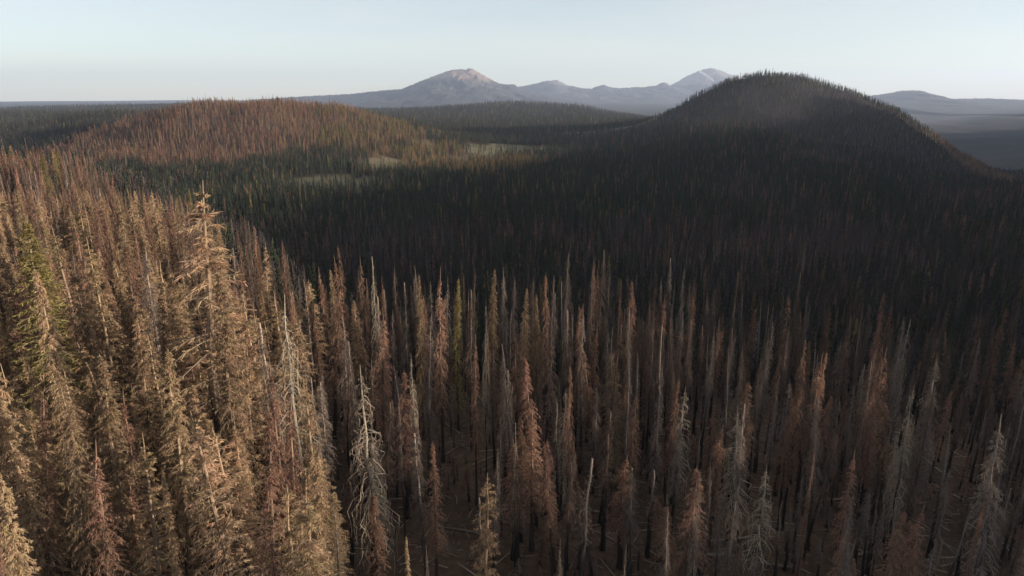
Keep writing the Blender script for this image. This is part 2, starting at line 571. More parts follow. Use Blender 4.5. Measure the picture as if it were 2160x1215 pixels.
def make_tree(kind, seed):
    """-> (trunk mesh, crown mesh, joined mesh) of one variant"""
    k = KIND[kind]
    rng = np.random.default_rng(seed)
    # trunk
    tz = np.linspace(0, 1, 16) ** 0.9
    bend = rng.normal(size=2) * 0.55
    wob = np.cumsum(rng.normal(size=(16, 2)) * 0.055, axis=0)
    P = np.c_[bend[0] * tz ** 2 + wob[:, 0], bend[1] * tz ** 2 + wob[:, 1], tz * H0 - 0.4 * (tz == 0)]
    r0 = 0.36 if kind in ('gold', 'olive', 'ragged') else 0.28
    R = r0 * (1 - tz) ** 0.85 + 0.018
    R[0] *= 1.35
    if kind in ('pole', 'dark', 'curl', 'fine') and seed % 3 == 0:      # snapped off
        R = np.maximum(R, 0.10)
        P[-1, :2] += 0.07
    tv, tq = tubes(P[None], R[None], 7)
    tcol = np.array(k['low'])[None] + (np.array(k['high']) - np.array(k['low']))[None] * sm(0.30, 0.8, np.repeat(tz, 7) + rng.normal(size=16 * 7) * 0.10)[:, None]
    trunk = Buf()
    trunk.add(tv, tq, tcol, 1)

    def axis(z):
        tt = np.clip(z / H0, 0, 1)
        return np.c_[np.interp(tt, tz, P[:, 0]), np.interp(tt, tz, P[:, 1]), z]

    crown = Buf()
    n = k['n']
    t = np.sort(rng.uniform(0, 1, n) ** 0.92)
    az = np.arange(n) * 2.399 + rng.normal(size=n) * 0.4
    # patchy gaps: whole sectors at some heights have lost their branches
    gap = np.sin(az * 1.0 + t * 9 + seed) + np.sin(az * 2 - t * 17 + seed * 2.1) + 0.9 * np.sin(t * 31 + seed)
    keep = gap > (-1.3 if kind in ('gold', 'olive') else -0.75)
    t, az = t[keep], az[keep]
    n = len(t)
    ztop = 0.992 if kind in ('gold', 'olive') else rng.uniform(0.93, 0.99)
    z = (k['base'] + (ztop - k['base']) * t) * H0
    L = k['Lmax'] * np.minimum(1, 0.62 + 1.3 * t) * (1 - t) ** 0.72 * rng.uniform(0.45, 1.15, n) + (0.55 * (1 - t) ** 0.3 if kind == 'curl' else 0.16)
    rad = np.c_[np.cos(az), np.sin(az), np.zeros(n)]
    side = np.c_[-np.sin(az), np.cos(az), np.zeros(n)]
    rise = 0.55 * t - 0.15 + rng.normal(size=n) * 0.10
    K = 7 if kind in ('curl', 'fine') else 5
    s = np.linspace(0, 1, K)
    if kind == 'curl':
        out = np.minimum(1, s * 2.0) * (1 - 0.25 * s)
        fall = -(np.clip(s - 0.15, 0, 1) ** 1.2) * 2.4
        hang_len = L * rng.uniform(0.6, 1.7, n)
    else:
        out = s * (1 - 0.22 * s * k['droop'])
        fall = -s ** 2 * k['droop']
        hang_len = L
    PB = axis(z)[:, None] + rad[:, None] * (L[:, None] * out[None])[..., None]
    PB[:, :, 2] += rise[:, None] * L[:, None] * s[None] + fall[None] * hang_len[:, None]
    wig = {'curl': 0.30, 'fine': 0.11}.get(kind, 0.06)
    ph = rng.uniform(0, 6.28, (n, 2))
    PB += side[:, None] * (np.sin(s[None] * 7 + ph[:, :1]) * s[None] * wig * L[:, None] * 0.6)[..., None]
    PB += rng.normal(size=PB.shape) * (s * wig * 0.55)[None, :, None]
    br = (0.014 + 0.010 * L)[:, None] * (1 - 0.8 * s)[None]
    if kind == 'curl':
        br *= 1.55
    bv, bq = tubes(PB, br, 3)
    bc = np.repeat(jitter(k['wood'], n, rng, 0.3), K * 3, axis=0)
    crown.add(bv, bq, bc, 1)
    # sprays of dead needles and twigs
    M = k['tw']
    bi = np.repeat(np.arange(n), M)
    ss = rng.uniform(0.10, 1.0, n * M)
    f = ss * (K - 1)
    i0 = np.minimum(f.astype(int), K - 2)
    fr = (f - i0)[:, None]
    base = PB[bi, i0] * (1 - fr) + PB[bi, i0 + 1] * fr
    seg = PB[bi, i0 + 1] - PB[bi, i0]
    seg /= np.linalg.norm(seg, axis=1, keepdims=True) + 1e-9
    d = seg * rng.uniform(0.2, 0.9, (n * M, 1)) + side[bi] * rng.normal(size=(n * M, 1)) * 0.55 + rng.normal(size=(n * M, 3)) * 0.36
    d[:, 2] -= k['hang'] * rng.uniform(0.5, 1.3, n * M)
    d /= np.linalg.norm(d, axis=1, keepdims=True)
    ln = k['tl'] * rng.uniform(0.45, 1.35, n * M) * np.minimum(1, 0.35 + L[bi] / 1.6)
    kv, kq = kites(base, base + d * ln[:, None], k['tw_w'] * rng.uniform(0.6, 1.5, n * M), rng)
    bcol = jitter(k['needle'], n, rng, 0.30)
    kc = np.repeat(bcol[bi] * (1 + rng.uniform(-0.25, 0.25, (n * M, 1))), 4, axis=0)
    crown.add(kv, kq, kc, 0)
    both = Buf()
    both.add(tv, tq, tcol, 1)
    both.add(bv, bq, bc, 1)
    both.add(kv, kq, kc, 0)
    return trunk.mesh('trunk'), crown.mesh('crown'), both.mesh(kind + '_conifer')


def make_far_tree(name, needle, wood, Lmax, n, seed, base=0.15, w=0.30, ln=1.5):
    """the same shapes with a few dozen larger sprays, for trees of a few pixels"""
    rng = np.random.default_rng(seed)
    b = Buf()
    P = np.array([[0, 0, -1.0], [0.1, 0, 10], [0, 0.1, 20], [0, 0, H0]])
    tv, tq = tubes(P[None], np.array([[0.30, 0.24, 0.15, 0.03]]), 4)
    b.add(tv, tq, np.array(wood), 1)
    t = rng.uniform(0, 1, n)
    az = rng.uniform(0, 6.28, n)
    z = (base + (0.97 - base) * t) * H0
    L = Lmax * np.minimum(1, 0.6 + 1.3 * t) * (1 - t) ** 0.75 * rng.uniform(0.5, 1.15, n)
    rad = np.c_[np.cos(az), np.sin(az), np.zeros(n)]
    bs = np.c_[np.zeros((n, 2)), z] + rad * (L * rng.uniform(0, 0.55, n))[:, None]
    d = rad * (0.5 * L + 0.25)[:, None]
    d[:, 2] = -ln * rng.uniform(0.3, 1.1, n)
    kv, kq = kites(bs, bs + d, w * rng.uniform(0.6, 1.4, n), rng)
    b.add(kv, kq, np.repeat(jitter(needle, n, rng, 0.3), 4, axis=0), 0)
    # leader
    kv, kq = kites(np.tile([0, 0, H0 * 0.9], (3, 1)), np.tile([0, 0, H0 * 1.0], (3, 1)), np.full(3, w * 0.8), rng)
    b.add(kv, kq, np.array(needle), 0)
    return b.mesh(name)


NVAR = {'gold': 4, 'russet': 4, 'olive': 2, 'curl': 4, 'fine': 4, 'dark': 3, 'pole': 4, 'ragged': 4}
VAR = {}
for ki, (kd, nv) in enumerate(NVAR.items()):
    VAR[kd] = [make_tree(kd, 100 * ki + v + 1) for v in range(nv)]

# instancing library for the forest masses (order = instance index)
LIB, LIB_INDEX = bpy.data.collections.new('conifer_library'), {}


def lib_add(key, me):
    i = sum(len(v) for v in LIB_INDEX.values())
    o = bpy.data.objects.new('conifer_%03d' % i, me)
    LIB.objects.link(o)
    LIB_INDEX.setdefault(key, []).append(i)


for kd in NVAR:
    for v in VAR[kd]:
        lib_add(kd, v[2])
for v in range(3):
    lib_add('f_russet', make_far_tree('russet_far', (0.26, 0.135, 0.100), (0.13, 0.09, 0.07), 2.5, 120, 900 + v))
    lib_add('f_gold', make_far_tree('tan_far', (0.30, 0.20, 0.12), (0.16, 0.12, 0.08), 2.7, 130, 910 + v))
    lib_add('f_olive', make_far_tree('olive_far', (0.20, 0.175, 0.065), (0.12, 0.09, 0.06), 3.0, 150, 920 + v, w=0.36))
    lib_add('f_green', make_far_tree('green_far', (0.055, 0.069, 0.044), (0.06, 0.05, 0.04), 3.0, 160, 930 + v, w=0.38))
    lib_add('f_grey', make_far_tree('grey_far', (0.19, 0.155, 0.14), (0.19, 0.16, 0.145), 1.5, 60, 940 + v, w=0.16))
    lib_add('f_char_shade', make_far_tree('char_shade_far', (0.066, 0.060, 0.068), (0.052, 0.045, 0.045), 2.2, 110, 960 + v, w=0.26))  # charred kind, coloured extra dark to stand in for shade
    lib_add('f_dark', make_far_tree('dark_far', (0.115, 0.092, 0.090), (0.075, 0.06, 0.056), 2.1, 90, 950 + v, w=0.24))


def forest_nodes():
    ng = bpy.data.node_groups.new('scatter_conifers', 'GeometryNodeTree')
    ng.interface.new_socket('Geometry', in_out='INPUT', socket_type='NodeSocketGeometry')
    ng.interface.new_socket('Geometry', in_out='OUTPUT', socket_type='NodeSocketGeometry')
    nd = ng.nodes
    gi, go = nd.new('NodeGroupInput'), nd.new('NodeGroupOutput')
    ci = nd.new('GeometryNodeCollectionInfo')
    ci.inputs['Collection'].default_value = LIB
    ci.inputs['Separate Children'].default_value = True
    ci.inputs['Reset Children'].default_value = True
    ip = nd.new('GeometryNodeInstanceOnPoints')
    ip.inputs['Pick Instance'].default_value = True

    def named(nm, typ):
        a = nd.new('GeometryNodeInputNamedAttribute')
        a.data_type = typ
        a.inputs['Name'].default_value = nm
        return a.outputs['Attribute']
    e = nd.new('FunctionNodeEulerToRotation')
    ng.links.new(named('rot', 'FLOAT_VECTOR'), e.inputs[0])
    ng.links.new(gi.outputs[0], ip.inputs['Points'])
    ng.links.new(ci.outputs[0], ip.inputs['Instance'])
    ng.links.new(named('pick', 'INT'), ip.inputs['Instance Index'])
    ng.links.new(e.outputs[0], ip.inputs['Rotation'])
    ng.links.new(named('size', 'FLOAT_VECTOR'), ip.inputs['Scale'])
    ng.links.new(ip.outputs[0], go.inputs[0])
    return ng


FOREST = forest_nodes()


def forest(name, label, P, pick, size, rot):
    me = new_mesh(name, P, np.zeros((0, 4)))
    for nm, typ, arr, f in (('pick', 'INT', pick, 'value'), ('size', 'FLOAT_VECTOR', size, 'vector'), ('rot', 'FLOAT_VECTOR', rot, 'vector')):
        a = me.attributes.new(nm, typ, 'POINT')
        a.data.foreach_set(f, np.ascontiguousarray(arr, dtype=np.int32 if typ == 'INT' else np.float32).ravel())
    o = obj(name, me, kind='stuff', label=label, category='undergrowth' if name == 'undergrowth' else 'forest')
    md = o.modifiers.new('scatter', 'NODES')
    md.node_group = FOREST
    return o


# ------------------------------------------------------------------ individual trees
def place_tree(kind, variant, x, y, h, wide, rz, lean, name, label, group):
    root = bpy.data.objects.new(name, None)
    COL.objects.link(root)
    root.empty_display_size = 1
    root.location = (x, y, gz1(x, y))
    root.rotation_euler = (lean[0], lean[1], rz)
    root.scale = (wide, wide, h / H0)
    root['label'] = label
    root['category'] = 'tree'
    root['group'] = group
    tm, cm, _ = VAR[kind][variant % len(VAR[kind])]
    obj('trunk', tm, root)
    obj('crown', cm, root)
    return root


# picture position of the top, distance ahead, kind, variant, width factor, short name, label
HERO = [
    (388, 380, 80, 'ragged', 0, 1.5, 'the tallest golden conifer', 'tallest golden brown ragged conifer, its top standing highest of the near trees'),
    (440, 576, 66, 'gold', 1, 0.95, 'the slim tan conifer', 'slim tan conifer with a pale trunk line, in front of the tallest golden conifer'),
    (42, 462, 78, 'olive', 0, 1.35, 'the yellow green conifer', 'yellow green conifer with living needles at the left edge of the picture'),
    (124, 472, 92, 'ragged', 1, 0.95, 'the russet flat-branched conifer', 'russet conifer with open flat branches right of the yellow green conifer'),
    (190, 500, 88, 'ragged', 2, 0.9, 'the tan stepped conifer', 'tan conifer with clumped stepped branches between yellow green and tallest conifers'),
    (250, 492, 100, 'russet', 2, 1.2, 'the dull russet conifer', 'dull russet conifer behind the clumped tan conifer at the left'),
    (88, 566, 70, 'gold', 3, 0.85, 'the smooth tan spire', 'smooth narrow tan spire just below the yellow green conifer'),
    (300, 520, 92, 'fine', 0, 1.5, 'the mauve twiggy conifer', 'mauve brown twiggy conifer left of the tallest golden conifer'),
    (343, 560, 84, 'gold', 2, 0.9, 'the tan conifer with fork', 'small topped tan conifer close left of the tallest golden conifer'),
    (128, 770, 55, 'gold', 0, 0.85, 'the near golden spire', 'golden drooping spire low at the left, its pale tip showing'),
    (192, 752, 58, 'gold', 1, 1.0, 'the big near golden conifer', 'big golden drooping conifer low at the left, second of two near spires'),
    (-10, 700, 58, 'gold', 2, 1.0, 'the cut-off golden conifer', 'golden conifer cut off by the left edge at mid height'),
    (8, 985, 46, 'gold', 3, 0.9, 'the corner golden conifer', 'golden conifer with pale trunk in the bottom left corner'),
    (338, 985, 56, 'gold', 3, 0.45, 'the thin golden sapling', 'thin golden young conifer with a bare tip, low in front of dark trunks'),
    (436, 955, 60, 'russet', 0, 0.55, 'the thin russet sapling', 'thin orange brown young conifer beside the slim tan conifer foot'),
    (480, 585, 96, 'ragged', 3, 1.15, 'the open horizontal conifer', 'brown conifer with long open horizontal branches right of the tallest golden conifer'),
    (545, 640, 84, 'ragged', 1, 0.85, 'the brown layered conifer', 'brown layered conifer between the open branched conifer and the curly snag'),
    (592, 628, 76, 'curl', 0, 1.15, 'the first curly snag', 'pale grey snag with thick curled hanging branches, left of two curly snags'),
    (765, 768, 72, 'curl', 1, 1.45, 'the second curly snag', 'broken topped snag with black trunk and pale wavy hanging branches at left of centre'),
    (620, 600, 98, 'russet', 1, 0.8, 'the reddish one by the curly snag', 'reddish brown conifer directly behind the left curly snag'),
    (647, 590, 108, 'pole', 0, 1.0, 'the pale pole', 'pale bare pole right behind the left curly snag'),
    (700, 566, 120, 'gold', 0, 0.72, 'the cream topped conifer', 'cream topped conifer with pointed tip on the skyline of the near stand'),
    (780, 542, 118, 'curl', 2, 0.62, 'the highest grey spike', 'grey spike topped snag, highest tip in the middle of the near stand'),
    (807, 578, 122, 'russet', 0, 0.55, 'the pink tipped conifer', 'pink brown tipped conifer right beside the highest grey spike'),
    (852, 596, 118, 'fine', 1, 0.9, 'the narrow grey spire', 'narrow greyish spire between the pink tipped and twin tipped conifers'),
    (880, 578, 112, 'gold', 1, 0.6, 'the twin tipped conifer', 'tan twin tipped conifer left of the bright red brown one'),
    (921, 560, 104, 'russet', 2, 0.85, 'the bright russet conifer', 'bright red brown conifer with pointed tip left of centre'),
    (960, 585, 116, 'olive', 1, 0.55, 'the olive topped conifer', 'dull olive topped conifer behind the bright red brown one'),
    (990, 612, 108, 'dark', 0, 1.0, 'the dark russet conifer', 'dark reddish conifer right of the bright red brown one'),
    (1022, 632, 100, 'curl', 3, 0.45, 'the slim grey needle snag', 'slim grey needle shaped snag at the left side of the dark gap'),
    (1068, 562, 122, 'fine', 2, 1.0, 'the tall central spike', 'tall spike tipped brown conifer at the left of the central tan clump'),
    (1104, 610, 114, 'gold', 2, 0.80, 'the rounded tan conifer', 'rounded tan conifer in the middle of the central clump'),
    (1130, 622, 110, 'gold', 3, 0.7, 'the second tan clump conifer', 'tan conifer with even crown in the central clump, right of rounded one'),
    (1156, 578, 116, 'russet', 3, 0.75, 'the double spike conifer', 'brown double spiked conifer ending the central tan clump'),
    (1166, 580, 114, 'fine', 3, 0.8, 'the grey right spike', 'greyish spiked conifer touching the double spiked one'),
    (1190, 630, 108, 'pole', 1, 0.9, 'the black stem', 'black bare stem standing right of the central tan clump'),
    (1222, 640, 110, 'russet', 1, 0.75, 'the brown beyond the stem', 'brown conifer right of the black bare stem'),
    (1246, 612, 112, 'dark', 1, 0.85, 'the dusky pointed conifer', 'dusky pointed conifer between the black stem and the red one'),
    (1306, 592, 112, 'russet', 2, 0.62, 'the red conifer with grey tip', 'red brown conifer with a bare grey tip right of centre'),
    (1326, 622, 110, 'russet', 0, 0.5, 'the small orange conifer', 'small orange brown conifer leaning close to the red grey tipped one'),
    (1380, 656, 106, 'fine', 0, 0.9, 'the greyish spire right of centre', 'greyish brown spire right of the red and orange pair'),
    (1403, 690, 100, 'pole', 2, 0.9, 'the pale thin pole', 'thin pale pole between two greyish spires right of centre'),
    (1424, 658, 108, 'dark', 2, 0.9, 'the dark brown triple', 'dark brown conifer with spiky top, first of a close group of three'),
    (1441, 657, 110, 'fine', 1, 0.9, 'the grey middle one', 'grey brown twiggy conifer, middle of a close group of three'),
    (1458, 672, 108, 'dark', 0, 0.8, 'the last of three', 'dim brown conifer, last of a close group of three'),
    (1502, 690, 104, 'fine', 2, 0.9, 'the mauve spire', 'mauve grey spire alone right of the group of three'),
    (1520, 668, 116, 'dark', 1, 0.9, 'the dim spire', 'dim brown spire just behind the mauve grey spire'),
    (1549, 735, 92, 'pole', 3, 1.0, 'the long pale pole', 'long pale leaning pole in the dark right half'),
    (1628, 680, 104, 'fine', 3, 1.1, 'the hooked grey conifer', 'grey conifer with a hooked pale top in the right half'),
    (1660, 700, 108, 'dark', 2, 0.9, 'the dusky one beside the hook', 'dusky thin conifer right of the hooked grey conifer'),
    (1736, 738, 96, 'russet', 3, 0.7, 'the purple brown conifer', 'purple brown conifer in shade between two tall pointed conifers'),
    (1800, 668, 110, 'dark', 0, 1.1, 'the shaded orange conifer', 'shaded orange brown conifer, left of the two tall pointed ones at right'),
    (1843, 668, 104, 'russet', 1, 0.8, 'the tall shaded spire', 'tall reddish spire in shade, highest tip of the right half'),
    (1975, 752, 88, 'fine', 0, 1.7, 'the forked shaded snag', 'ragged forked mauve snag standing at the dark right side'),
    (1932, 808, 82, 'curl', 3, 0.9, 'the pale snag at right', 'pale ragged snag beside the forked mauve snag'),
    (1205, 765, 86, 'russet', 3, 0.75, 'the lone russet column', 'lone russet columnar conifer below the central skyline'),
    (1330, 790, 88, 'pole', 0, 1.0, 'the grey pole below the red one', 'grey pole below the red grey tipped conifer'),
    (1086, 890, 76, 'curl', 2, 0.42, 'the pale thin snag', 'thin pale snag standing clear in the dark central gap'),
    (1056, 878, 84, 'pole', 1, 0.9, 'the dim stub pole', 'dim broken pole left of the thin pale snag'),
    (1570, 852, 80, 'fine', 1, 0.9, 'the lit grey spire', 'grey pink spire with pale tip low in the right half'),
    (1478, 992, 66, 'curl', 1, 0.5, 'the low pale snag', 'short pale topped snag with dark trunk low right of centre'),
    (1720, 925, 72, 'russet', 2, 0.35, 'the tiny russet sapling', 'very thin russet sapling low in the dark right half'),
    (2082, 1028, 62, 'russet', 0, 0.42, 'the right corner sapling', 'thin reddish sapling near the bottom right corner'),
    (2142, 880, 66, 'fine', 2, 1.6, 'the right edge snag', 'dark twiggy snag cut off by the right edge'),
    (1020, 1000, 57, 'ragged', 2, 1.0, 'the drooping tan conifer', 'low tan conifer with arching drooped branches at bottom centre'),
    (856, 1132, 52, 'gold', 3, 0.40, 'the pointed young conifer', 'pointed golden young conifer tip at the bottom edge left of centre'),
    (560, 1168, 54, 'olive', 1, 0.35, 'the bottom edge tip', 'small yellowish pointed tip at the bottom edge below the first curly snag'),
    (1268, 975, 66, 'pole', 2, 1.6, 'the leaning black trunk', 'thick black leaning trunk at bottom right of centre'),
    (1412, 1068, 62, 'fine', 3, 0.8, 'the stooped snag', 'stooped grey brown snag left of the short pale topped snag'),
    (1186, 1140, 56, 'curl', 0, 0.55, 'the hooped snag', 'little snag with a hooped pale top at the bottom edge'),
    (1320, 1150, 55, 'fine', 0, 0.5, 'the pale bottom tip', 'pale thin tip at the bottom edge right of centre'),
    (905, 1150, 56, 'fine', 2, 0.7, 'the grey bottom twig', 'grey twiggy young snag at the bottom edge right of the golden tip'),
    (1000, 700, 90, 'russet', 0, 0.7, 'the brown column', 'brown columnar conifer below the dark reddish conifer'),
    (870, 745, 88, 'curl', 3, 0.6, 'the pale wavy snag', 'pale wavy snag below the twin tipped conifer'),
    (735, 720, 92, 'fine', 1, 0.8, 'the grey spire by the curly snag', 'grey spire rising behind the broken topped curly snag'),
    (840, 830, 82, 'fine', 3, 0.6, 'the small pale spire', 'small pale spire right of the broken topped curly snag'),
    (560, 760, 70, 'russet', 2, 1.0, 'the orange column', 'orange brown columnar conifer left of the left curly snag'),
]

taken = []
hero_info = []
for i, (px, py, d, kd, v, wd, short, label) in enumerate(HERO):
    top = at_depth(px, py, d)
    x, y = float(top[0]), float(top[1])
    h = float(top[2]) - gz1(x, y)
    lean = (0.0, 0.0)
    if short == 'the leaning black trunk':
        lean = (0.0, 0.10)
        x -= h * 0.10
    r = random.Random(i * 7 + 1)
    nm = {'gold': 'golden_conifer', 'russet': 'russet_conifer', 'olive': 'green_conifer', 'curl': 'curly_snag', 'fine': 'twiggy_snag', 'dark': 'charred_conifer', 'pole': 'bare_snag', 'ragged': 'ragged_conifer'}[kd]
    place_tree(kd, v, x, y, h, wd * max(h, 14) / H0 * 1.0, r.uniform(0, 6.28), lean, nm, label, 'burnt trees of the near stand')
    taken.append((x, y, max(1.3, 1.3 * wd)))
    hero_info.append((px, py, short))
    if not 8 < h < 48:
        print('HERO height', round(h, 1), short)

# filler trees of the near stand: candidates on a jittered grid
LOOK = {'gold': 'tan scorched conifer', 'russet': 'russet scorched conifer', 'olive': 'olive green conifer', 'curl': 'pale curly snag', 'fine': 'grey brown twiggy snag', 'dark': 'dark charred conifer', 'pole': 'bare blackened pole', 'ragged': 'ragged open tan conifer'}
NAME = {'gold': 'golden_conifer', 'russet': 'russet_conifer', 'olive': 'green_conifer', 'curl': 'curly_snag', 'fine': 'twiggy_snag', 'dark': 'charred_conifer', 'pole': 'bare_snag', 'ragged': 'ragged_conifer'}


def jgrid(x0, x1, y0, y1, sp, rng):
    gx, gy = np.meshgrid(np.arange(x0, x1, sp), np.arange(y0, y1, sp))
    p = np.c_[gx.ravel(), gy.ravel()]
    return p + rng.uniform(-0.48, 0.48, p.shape) * sp


def near_kind(x, y, rng):
    u = x / max(y, 1)
    left = float(sm(-0.20, -0.45, u))
    n = float(wav(np.array([x]), np.array([y]), 30, 17)[0])
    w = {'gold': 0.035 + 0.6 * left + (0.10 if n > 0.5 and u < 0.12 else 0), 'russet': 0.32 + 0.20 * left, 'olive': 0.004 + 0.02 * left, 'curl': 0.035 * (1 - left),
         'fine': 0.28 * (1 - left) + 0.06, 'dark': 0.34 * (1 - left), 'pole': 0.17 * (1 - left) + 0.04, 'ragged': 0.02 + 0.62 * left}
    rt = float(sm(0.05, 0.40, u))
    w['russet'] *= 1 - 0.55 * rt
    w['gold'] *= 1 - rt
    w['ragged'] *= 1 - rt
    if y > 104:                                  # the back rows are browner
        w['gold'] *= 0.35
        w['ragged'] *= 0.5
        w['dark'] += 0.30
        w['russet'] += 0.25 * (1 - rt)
    ks = list(w)
    p = np.array([w[k_] for k_ in ks])
    return ks[rng.choice(len(ks), p=p / p.sum())]


cand = jgrid(-190, 175, 20, 205, 3.8, RNG)
ye = np.interp(cand[:, 0], EDGE_X, EDGE_Y)
cand = cand[(cand[:, 1] < ye + 16)]
# the stand thins out in the small clearing below the centre, and thickens on the left
tt = np.array(taken)
rows = []
for (x, y) in cand:
    u = x / y
    if np.any(np.hypot(tt[:, 0] - x, tt[:, 1] - y) < tt[:, 2]):
        continue
    if y < 62 and u > -0.30:
        continue
    if y < 50:
        continue
    if abs(u) > 1.05:
        continue
    den = float(wav(np.array([x]), np.array([y]), 17, 3)[0])
    if u < -0.34 and y < 150 and RNG.random() < 0.34:
        continue
    if u > -0.30 and (RNG.random() < 0.25 + 0.18 * (y < 92) * (u < 0.15) or (den < -0.62)):
        continue
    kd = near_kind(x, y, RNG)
    h = float(np.clip(RNG.normal(22.5, 5.2), 12, 31))
    if u < -0.35:
        h += 3
    if kd in ('pole',):
        h *= 0.85
    if y < 84 and u > -0.3:
        h *= 0.70
    # keep the tops under the skyline of the stand
    top_px, top_py, _ = project(np.array([x, y, gz1(x, y) + h]))
    lim = np.interp(top_px, [0, 380, 450, 560, 1000, 1300, 1600, 1850, 1950, 2160], [500, 520, 560, 600, 600, 640, 690, 700, 780, 830])
    guard = 0
    while (y < 128 or top_py < 395) and top_py < lim + RNG.uniform(0, 25) and guard < 30:
        h *= 0.95
        top_px, top_py, _ = project(np.array([x, y, gz1(x, y) + h]))
        guard += 1
    if h < 9:
        continue
    rows.append((x, y, h, kd, float(top_px), float(top_py)))

# the largest in view become trees of their own, the rest join the forest mass
inview = [r for r in rows if -40 < r[4] < W + 40 and r[5] < H_IMG - 10]
inview.sort(key=lambda r: r[1] / r[2] ** 0.3)
own = inview[:300 - len(HERO)]
own_set = set(id(r) for r in own)
rest_near = [r for r in rows if id(r) not in own_set]
ORD = ['nearest', 'second', 'third', 'fourth', 'fifth', 'sixth', 'seventh', 'eighth', 'ninth', 'tenth', 'eleventh', 'twelfth']
hp = np.array([(a, b) for a, b, _ in hero_info], float)
bucket = {}
for r in own:
    d = np.hypot(hp[:, 0] - r[4], (hp[:, 1] - r[5]) * 0.8)
    j = int(np.argmin(d))
    dx, dy = r[4] - hp[j, 0], r[5] - hp[j, 1]
    where = ('right of' if dx > 0 else 'left of') if abs(dx) > abs(dy) * 0.6 else ('below' if dy > 0 else 'above')
    bucket.setdefault((j, where, r[3]), []).append((float(d[j]), r))
for (j, where, kd), lst in bucket.items():
    lst.sort(key=lambda q: q[0])
    for q, (_, r) in enumerate(lst):
        x, y, h = r[0], r[1], r[2]
        size = 'tall' if h > 25 else ('short' if h < 18 else 'mid-sized')
        label = '%s %s, %s %s %s' % (size, LOOK[kd], ORD[min(q, 11)] if len(lst) > 1 else 'tip just', where, hero_info[j][2])
        rr_ = random.Random(int(x * 100) * 31 + int(y * 100))
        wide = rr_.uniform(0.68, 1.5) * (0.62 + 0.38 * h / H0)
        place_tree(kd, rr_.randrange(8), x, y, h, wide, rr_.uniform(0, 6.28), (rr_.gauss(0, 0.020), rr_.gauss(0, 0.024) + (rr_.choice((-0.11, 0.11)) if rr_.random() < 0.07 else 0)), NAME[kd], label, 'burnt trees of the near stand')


# ------------------------------------------------------------------ forest masses
def pick_kinds(keys, probs, n, rng):
    probs = np.asarray(probs, float)
    probs = probs / probs.sum(-1, keepdims=True)
    c = np.cumsum(np.broadcast_to(probs, (n, len(keys))), axis=1)
    k = (rng.random((n, 1)) > c).sum(1).clip(0, len(keys) - 1)
    out = np.zeros(n, int)
    for i, key in enumerate(keys):
        s = k == i
        ids = np.array(LIB_INDEX[key])
        out[s] = ids[rng.integers(0, len(ids), s.sum())]
    return out


def finish(name, label, x, y, pick, h, wide, rng):
    n = len(x)
    P = np.c_[x, y, ground_z(x, y) - 0.15]
    size = np.c_[wide, wide, h / H0]
    rot = np.c_[rng.normal(size=(n, 2)) * 0.02, rng.uniform(0, 6.28, n)]
    forest(name, label, P, pick, size, rot)
    print(name, n)


rng = np.random.default_rng(77)
x = np.array([r[0] for r in rest_near])
y = np.array([r[1] for r in rest_near])
h = np.array([r[2] for r in rest_near])
pk = np.array([rng.choice(LIB_INDEX[r[3]]) for r in rest_near])
finish('forest', 'crowded burnt trunks in the back rows of the near stand', x, y, pk, h, rng.uniform(0.6, 1.0, len(x)), rng)


def region_points(y0, y1, sp, umax=0.92, near=0.0):
    p = jgrid(-umax * y1 - near, umax * y1 + near, y0, y1, sp, rng)
    p = p[np.abs(p[:, 0]) < umax * p[:, 1] + near]
    return p[:, 0], p[:, 1]


def visible_slope(x, y):
    """drop candidates hidden deep behind higher ground: keeps the counts down"""
    z = ground_z(x, y) + 22
    vis = np.ones(len(x), bool)
    for f in np.linspace(0.15, 0.92, 10):
        zz = 60 + (z - 60) * f
        vis &= zz > ground_z(x * f, y * f) - 12
    return vis


FAR_KEYS = ['f_russet', 'f_gold', 'f_olive', 'f_green', 'f_grey', 'f_dark', 'f_char_shade']


def mass(y0, y1, sp, hmean, near=0.0, umax=0.92):
    x, y = region_points(y0, y1, sp, umax, near)
    ye = np.interp(x, EDGE_X, EDGE_Y)
    skip = (y < 205) & (x > -190) & (x < 175) & (y < ye + 16)
    keep = ~skip & ((meadow_mask(x, y) < 0.4) | (rng.random(len(x)) < 0.03 + 0.16 * (wav(x, y, 22, 7) > 0.55))) & ~((x / y > 0.38) & (y > 2450 + 200 * wav(x, y, 160, 3)))
    x, y = x[keep], y[keep]
    v = visible_slope(x, y) | (np.abs(x) > 0.8 * y)
    x, y = x[v], y[v]
    return x, y


